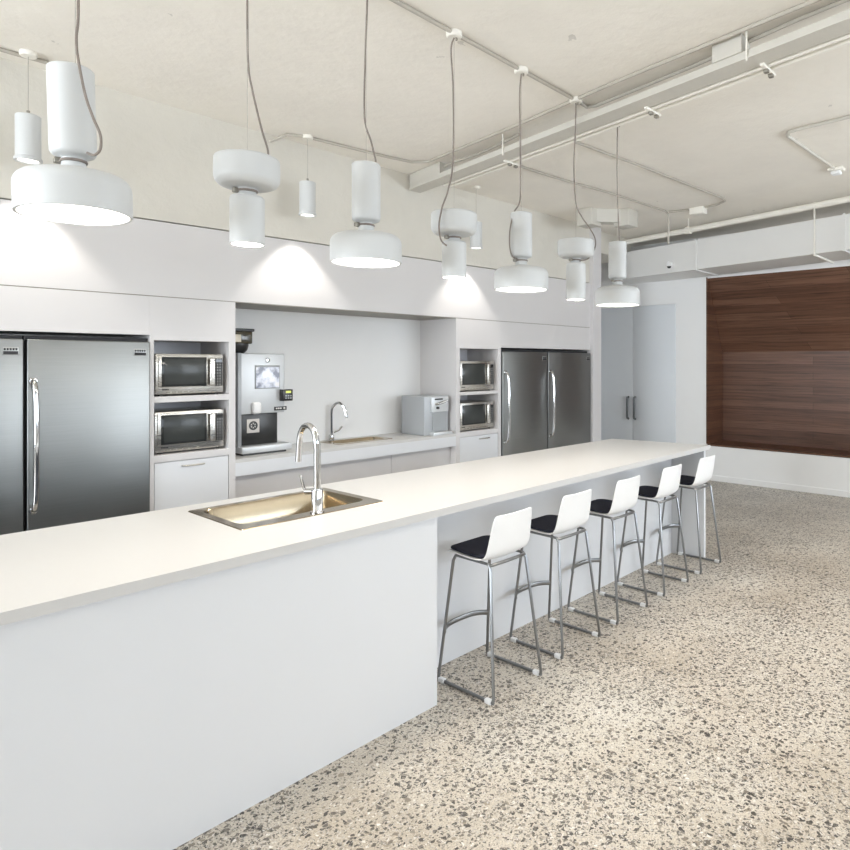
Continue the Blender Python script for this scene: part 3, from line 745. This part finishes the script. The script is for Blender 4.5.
CORDS = {0: (72, [(75, 0, .03), (73, 38, .05), (75, 60, .072), (82, 95, .074), (90, 118, .07), (97, 135, .06), (97, 149, .05), (91, 155, .045), (84, 153, .04)]),
         1: (248, [(248, 20, 0), (249, 66, -.03), (253, 90, -.06), (262, 128, -.09), (269, 154, -.105), (262, 164, -.10), (255, 180, -.07), (251, 196, -.034)]),
         2: (367, [(368, 0, 0), (366, 60, -.01), (365.5, 118, -.03), (372, 142, -.05), (377, 165, -.066), (379, 195, -.07), (376, 215, -.06), (369, 222, -.035)]),
         3: (455, [(452, 50, 0), (454, 90, .01), (454, 160, .05), (449, 190, .09), (443, 208, .125), (440, 226, .128), (442, 240, .10), (448, 246, .045)]),
         4: (522, [(520.5, 95, 0), (521, 150, 0), (521, 198, 0), (515, 212, .02), (511, 228, .045), (510.5, 246, .05), (513, 256, .05), (518, 259, .035)]),
         5: (577, [(576.5, 130, 0), (575, 165, 0), (577, 203, 0), (583, 217, .0), (590, 227, .0), (596, 238, .0), (596, 248, .0), (590, 258, .0), (581, 261, .03)]),
         6: (618, [(617.5, 160, -.01), (618, 200, -.03), (619.5, 236, -.06), (620, 260, -.068), (619, 279, -.055), (618, 282, -.034)])}
for i, (X, kind, zr, label) in enumerate(LAMPS):
    t = thing('pendant_lamp', label, 'pendant lamp', (X, LY, zr), 'white pendant lamps over the island')
    lo, hi, nz = (DOME_LOW, TUBE_UP, 0.168) if kind == 'A' else (TUBE_LOW, BOWL_UP, 0.203)
    top = 0.444 if kind == 'A' else 0.326
    if i == 0:
        hi = [(r, z + (0.02 if z > 0.3 else 0)) for r, z in hi]; top += 0.02
    if i == 5:
        ex = lambda pr: [(r, z + (0.05 if z > 0.1 else 0)) for r, z in pr]
        lo, hi, nz, top = ex(lo), ex(hi), nz + 0.05, top + 0.05
    MB().lathe(lo[1:], (0, 0, 0), 56).build('lower_shade', M['lamp'], t)
    MB().lathe([(0, 0.0), (lo[1][0] - 0.001, 0.0), (lo[1][0] - 0.001, 0.006), (0, 0.006)], (0, 0, 0.005), 48).build('diffuser', M['diffuser'], t)
    MB().lathe(hi, (0, 0, 0), 56).build('upper_shade', M['lamp'], t)
    MB().lathe([(0.030, 0), (0.0365, 0.001), (0.0385, 0.005), (0.0365, 0.009), (0.030, 0.010)], (0, 0, nz - 0.004), 28).build('cord_wrap', M['cord'], t)
    clip = MB().box(-0.011, 0.011, -0.011, 0.011, -0.009, 0.009, 0.003)
    for v in clip.bm.verts: v.co += Vector((-0.034 * RX + 0.022 * BX, -0.034 * RY + 0.022 * BY, nz + 0.001))
    clip.build('cord_clip', M['clamp'], t)
    ax, cp = CORDS[i]
    pts = pxpath(X, ax, cp)
    pts = [(X, LY, CZ - 0.03)] + pts
    MB().tube(pts, 0.0042, 8, 8).build('cord', M['cord'], t, True, True)
    MB().tube([(0, 0, top - 0.002), (0, 0, CZ - 0.02 - zr)], 0.0011, 6).build('suspension_wire', M['wire'], t)
    cn = MB().lathe([(0, 0), (0.034, 0), (0.04, 0.006), (0.042, 0.028), (0, 0.028)], (0, 0, CZ - 0.029 - zr), 28).build('ceiling_rose', M['pipe'], t)
    MB().cyl((0.012 * RX, 0.012 * RY, CZ - 0.042 - zr), 0.006, 0.014, 10).build('cord_grip', M['clamp'], cn)
    ld = bpy.data.lights.new('lamp_light', 'AREA'); ld.shape = 'DISK'; ld.size = 0.28 if kind == 'A' else 0.108
    ld.energy = 5.2 if kind == 'A' else 2.6; ld.color = (1, 0.945, 0.87)
    lo_ = bpy.data.objects.new('lamp_light', ld); COL.objects.link(lo_); lo_.parent = t; lo_.location = (0, 0, 0.003)
    if i == 0:
        for ch in t.children:
            if ch.name.split('.')[0] in ('lower_shade', 'upper_shade', 'diffuser', 'cord_wrap', 'cord_clip'):
                ch.rotation_euler = Matrix.Rotation(math.radians(1.8), 4, Vector((BX, BY, 0))).to_euler()

# slim wall-washing pendants
WLAB = ['slim white cylinder pendant at far left, behind the nearest big lamp',
        'slim white cylinder pendant hanging between the second and third big lamps',
        'slim white cylinder pendant hanging right of the middle bowl lamp']
for i, X in enumerate((0.94, 2.63, 4.43)):
    YP = 4.36; zb = 2.70
    t = thing('spot_pendant', WLAB[i], 'pendant lamp', (X, YP, zb), 'slim cylinder pendants along the kitchen wall')
    MB().lathe([(0.048, 0.012), (0.050, 0.0), (0.0635, 0.0), (0.0635, 0.016), (0.058, 0.02), (0.058, 0.246), (0.054, 0.25), (0, 0.25)], (0, 0, 0), 36).build('shade', M['lamp'], t)
    MB().cyl((0, 0, 0.008), 0.049, 0.006, 32).build('diffuser', M['diffuser'], t)
    MB().cyl((0, 0, 0.248), 0.008, 0.03, 12).build('cable_grip', M['clamp'], t)
    MB().tube([(0, 0, 0.27), (0, 0, CZ - zb - 0.02)], 0.002, 6).build('wire', M['wire'], t)
    MB().lathe([(0, 0), (0.035, 0), (0.04, 0.005), (0.04, 0.025), (0, 0.025)], (0, 0, CZ - zb - 0.026), 24).build('ceiling_rose', M['pipe'], t)
    ld = bpy.data.lights.new('spot_light', 'SPOT'); ld.spot_size = math.radians(90); ld.spot_blend = 0.45
    ld.energy = 25; ld.color = (1, 0.96, 0.90); ld.shadow_soft_size = 0.02
    lo_ = bpy.data.objects.new('spot_light', ld); COL.objects.link(lo_); lo_.parent = t; lo_.location = (0, 0, -0.002)

# ------------------------------------------------------------------ ceiling services
def pipe_thing(name, label, cat, pts, r, m='conduit', smooth=0, seg=10):
    return tag(MB().tube(pts, r, seg, smooth).build(name, M[m]), label, cat)
CR = 0.011; CH = CZ - 0.012
pipe_thing('conduit', 'thin ceiling conduit linking the roses of the big island lamps', 'conduit', [(-2.9, LY - 0.06, CH), (3.36, LY - 0.0, CH)], CR)
pipe_thing('conduit', 'thin conduit along the top of the kitchen wall, bending towards the camera at the trunking', 'conduit',
           [(2.42, 4.52, CH - 0.05), (2.50, 4.42, CH), (2.6, 4.36, CH), (3.3, 4.27, CH), (3.52, 4.22, CH), (3.595, 4.10, CH), (3.44, 2.95, CH), (3.29, 2.03, CH), (3.21, 1.38, CH), (3.10, 0.5, CH), (2.8, -2.0, CH)], CR)
pipe_thing('conduit', 'short conduit at the top left corner ending at the first slim pendant', 'conduit', [(-2.9, 4.44, CH), (0.9, 4.41, CH), (1.04, 4.40, CH)], CR)
pipe_thing('conduit', 'thin conduit beside the trunking running from the far lamp rose towards the camera', 'conduit',
           [(3.40, LY, CH), (3.50, 2.42, CH), (3.52, 2.36, CH), (3.40, 1.6, CH), (3.27, 1.0, CH), (3.12, 0.0, CH), (2.9, -2.0, CH)], CR)
pipe_thing('conduit', 'short bent conduit at the wall end of the trunking', 'conduit',
           [(3.84, 4.54, CH - .06), (3.72, 4.02, CH - .02), (3.72, 3.62, CH), (3.60, 3.1, CH)], CR, smooth=4)
tj = lambda y: 3.04 + 0.1575 * (y - 0.0)
# cable trunking under the ceiling
tr = thing('cable_trunking', 'long white cable trunking hung under the ceiling across the room', 'trunking', (3.2, 1.0, 3.1))
ya, yb = -3.4, 4.54
def trunk(x_off0, x_off1, z0, z1, yA=ya, yB=yb):
    return MB().hexa([(tj(yA) + x_off0, yA, z0), (tj(yA) + x_off1, yA, z0), (tj(yB) + x_off1, yB, z0), (tj(yB) + x_off0, yB, z0),
                      (tj(yA) + x_off0, yA, z1), (tj(yA) + x_off1, yA, z1), (tj(yB) + x_off1, yB, z1), (tj(yB) + x_off0, yB, z1)])
trunk(0, 0.12, 3.165, 3.2).build('channel', M['tray'], tr, False, True)
trunk(-0.008, 0.128, 3.155, 3.168).build('lid', M['tray'], tr, False, True)
trunk(0.0, 0.14, 3.19, CZ - 0.004, 4.05, yb).build('end_riser', M['tray'], tr, False, True)
trunk(-0.01, 0.11, 3.199, CZ - 0.004, 1.27, 1.44).build('riser_box', M['tray'], tr, False, True)
for yy in (-0.6, 1.24, 3.2):
    MB().tube([(tj(yy) - 0.012, yy, 3.14), (tj(yy) - 0.012, yy, CZ - 0.004)], 0.005, 8).build('hanger_rod', M['pipe'], tr, True, True)
for k, (dx, dz, lab) in enumerate(((0.165, 3.165, 'thin conduit tight along the right side of the trunking'), (0.235, 3.17, 'thin conduit a hand away from the right side of the trunking'))):
    pipe_thing('conduit', lab, 'conduit', [(tj(ya) + dx, ya, dz), (tj(4.2) + dx, 4.2, dz)], 0.012, 'pipe')
for yy in (1.20, 1.95, 3.3):
    st = MB().box(tj(yy) + 0.10, tj(yy) + 0.275, yy - 0.012, yy + 0.012, 3.142, 3.156, 0.002).build('pipe_clamp', M['pipe'], tr, True, True)
    for q in (0.15, 0.22):
        MB().box(tj(yy) + q, tj(yy) + q + 0.03, yy - 0.012, yy + 0.012, 3.126, 3.143, 0.002).build('clamp_bolt', M['clamp'], st, True, True)
# conduits near the wall with junction box
pipe_thing('conduit', 'thin conduit running from the trunking to the ceiling junction box above the duct', 'conduit',
           [(4.0, 2.87, CH), (4.83, 2.79, CH), (6.30, 2.69, CH), (6.47, 2.72, CH), (6.56, 2.84, CH), (6.60, 3.0, CH)], CR)
pipe_thing('conduit', 'thin conduit running past the far lamp then dropping in front of the duct', 'conduit',
           [(3.9, 3.60, CH), (4.59, 3.575, CH), (5.45, 3.47, CH), (6.47, 3.41, CH), (6.53, 3.41, CH - 0.02), (6.54, 3.41, CH - 0.07), (6.54, 3.41, 2.93)], CR)
pipe_thing('conduit', 'short conduit between the dropping conduit and the ceiling junction box', 'conduit', [(6.54, 3.40, CH), (6.60, 3.15, CH)], CR)
jb = tag(MB().box(6.545, 6.66, 3.0, 3.16, CZ - 0.075, CZ - 0.002, 0.006).build('junction_box', M['pipe']), 'white junction box on the ceiling in front of the duct', 'junction box')
pipe_thing('conduit', 'thin bent conduit at the right edge leading to a small ceiling box', 'conduit',
           [(4.77, -0.5, CH), (4.795, 1.12, CH), (4.81, 1.47, CH), (4.83, 1.54, CH), (4.90, 1.575, CH), (5.98, 1.525, CH)], CR * 1.15, 'tray')
sb = thing('ceiling_sensor', 'small white sensor box on the ceiling at the right edge', 'sensor', (6.02, 1.52, CZ - 0.05))
MB().box(5.97, 6.08, 1.46, 1.58, CZ - 0.03, CZ - 0.002, 0.005).build('base_plate', M['pipe'], sb, True, True)
MB().box(5.99, 6.06, 1.48, 1.56, CZ - 0.06, CZ - 0.03, 0.01, 3).build('cover', M['shell'], sb, True, True)
# exit light style box
eb = thing('ceiling_unit', 'faint white boxed unit under the ceiling behind the farthest lamp', 'ceiling unit', (6.05, 3.9, 3.11))
MB().box(5.80, 6.00, 3.95, 4.15, 3.11, CZ - 0.003, 0.008).build('end_box', M['tray'], eb, True, True)
MB().box(6.10, 6.30, 3.66, 3.86, 3.11, CZ - 0.003, 0.008).build('end_box', M['tray'], eb, True, True)
MB().prism([(5.86, 3.99), (6.14, 3.72), (6.24, 3.82), (5.96, 4.09)], 3.15, CZ - 0.003).build('housing', M['tray'], eb, False, True)
# big white pipe and duct, both running a little askew
px_ = lambda y, x0=6.36, k=0.196: x0 + k * y
pz = 3.16
pp = thing('sprinkler_pipe', 'thick white pipe running just above the white duct', 'pipe', (7.0, 2.5, pz))
MB().tube([(px_(-3.5), -3.5, pz), (px_(4.9), 4.9, pz)], 0.032, 14).build('pipe_run', M['pipe'], pp, True, True)
for yy in (3.40, -0.9):
    MB().tube([(px_(yy) - 0.001, yy - 0.03, pz), (px_(yy) + 0.001, yy + 0.03, pz)], 0.045, 14).build('coupling', M['pipe'], pp, True, True)
    MB().tube([(px_(yy), yy, pz), (px_(yy), yy, CZ - 0.002)], 0.007, 8).build('hanger_rod', M['pipe'], pp, True, True)
dx_ = lambda y: 6.815 + 0.1755 * y
du = thing('air_duct', 'long white rectangular air duct in front of the walnut recess', 'duct', (7.4, 2.5, 2.75))
def seg_(ya, yb, off0, off1, z0, z1):
    return MB().hexa([(dx_(ya) + off0, ya, z0), (dx_(ya) + off1, ya, z0), (dx_(yb) + off1, yb, z0), (dx_(yb) + off0, yb, z0),
                      (dx_(ya) + off0, ya, z1), (dx_(ya) + off1, ya, z1), (dx_(yb) + off1, yb, z1), (dx_(yb) + off0, yb, z1)])
seg_(-3.5, 4.85, 0, 0.66, 2.75, 3.115).build('duct_body', M['duct'], du, False, True)
for yy in (3.50, 1.72, -0.6):
    seg_(yy - 0.012, yy + 0.012, -0.012, 0.672, 2.738, 3.127).build('flange', M['duct'], du, False, True)
for yy in (2.02, -1.2):
    k = MB().tube([(dx_(yy) - 0.02, yy, 2.735), (dx_(yy) - 0.02, yy, CZ - 0.002)], 0.009, 8)
    k.build('hanger_rod', M['pipe'], du, True, True)
    MB().tube([(dx_(yy) - 0.02, yy, 2.738), (dx_(yy) + 0.68, yy, 2.738)], 0.012, 8).build('support_bar', M['pipe'], du, True, True)
dc = thing('dome_camera', 'tiny white dome camera on the face of the duct', 'camera', (dx_(3.88), 3.88, 2.83))
MB().lathe([(0, 0), (0.04, 0), (0.04, 0.03), (0.03, 0.045), (0, 0.048)], (dx_(3.88) + 0.0, 3.88, 2.855), 24, 'x').build('housing', M['shell'], dc, True, True)
for o in dc.children:
    for v in o.data.vertices: v.co.x *= -1
    o.data.flip_normals()
MB().lathe([(0, -0.028), (0.018, -0.022), (0.026, -0.008), (0.027, 0.0), (0, 0.0)], (dx_(3.88) - 0.035, 3.88, 2.828), 20).build('lens_dome', M['blackgloss'], dc, True, True)

# ------------------------------------------------------------------ light
W = bpy.data.worlds.new('world'); SC.world = W; W.use_nodes = True
bg = W.node_tree.nodes['Background']; bg.inputs[0].default_value = (0.80, 0.88, 1.0, 1); bg.inputs[1].default_value = 1.0
def area(name, loc, rot, sx, sy, e, col):
    l = bpy.data.lights.new(name, 'AREA'); l.shape = 'RECTANGLE'; l.size = sx; l.size_y = sy; l.energy = e; l.color = col
    o = bpy.data.objects.new(name, l); COL.objects.link(o); o.location = loc; o.rotation_euler = rot
    return o
for (a, b), e in zip(OPEN, (28, 40, 170)):
    area('window_daylight', ((a + b) / 2, -3.5, 1.95), (PI / 2 + 0.3, 0, 0), b - a - 0.1, 1.75, e, (0.84, 0.92, 1.0))

for x, y in ((2.5, 0.3), (4.5, -0.2), (6.5, -0.6)):  # unseen spots without fixtures, added to brighten the floor and bounce onto the ceiling
    l = bpy.data.lights.new('added_fill_spot', 'SPOT'); l.spot_size = math.radians(110); l.spot_blend = 0.8; l.energy = 75; l.color = (1, 0.915, 0.81); l.shadow_soft_size = 0.06
    o = bpy.data.objects.new('added_fill_spot', l); COL.objects.link(o); o.location = (x, y, CZ - 0.1)
area('window_daylight', (XL + 0.12, 3.35, 1.65), (PI / 2 + 0.2, 0, -PI / 2), 3.7, 2.3, 470, (0.86, 0.93, 1.0))
SC.view_settings.view_transform = 'Standard'; SC.view_settings.look = 'None'
SC.view_settings.gamma = 1; SC.view_settings.use_curve_mapping = False
SC.view_settings.exposure = 0.22
try:
    SC.cycles.use_denoising = True
    SC.cycles.max_bounces = 10; SC.cycles.diffuse_bounces = 6; SC.cycles.glossy_bounces = 5
    SC.cycles.sample_clamp_indirect = 8
except Exception: pass
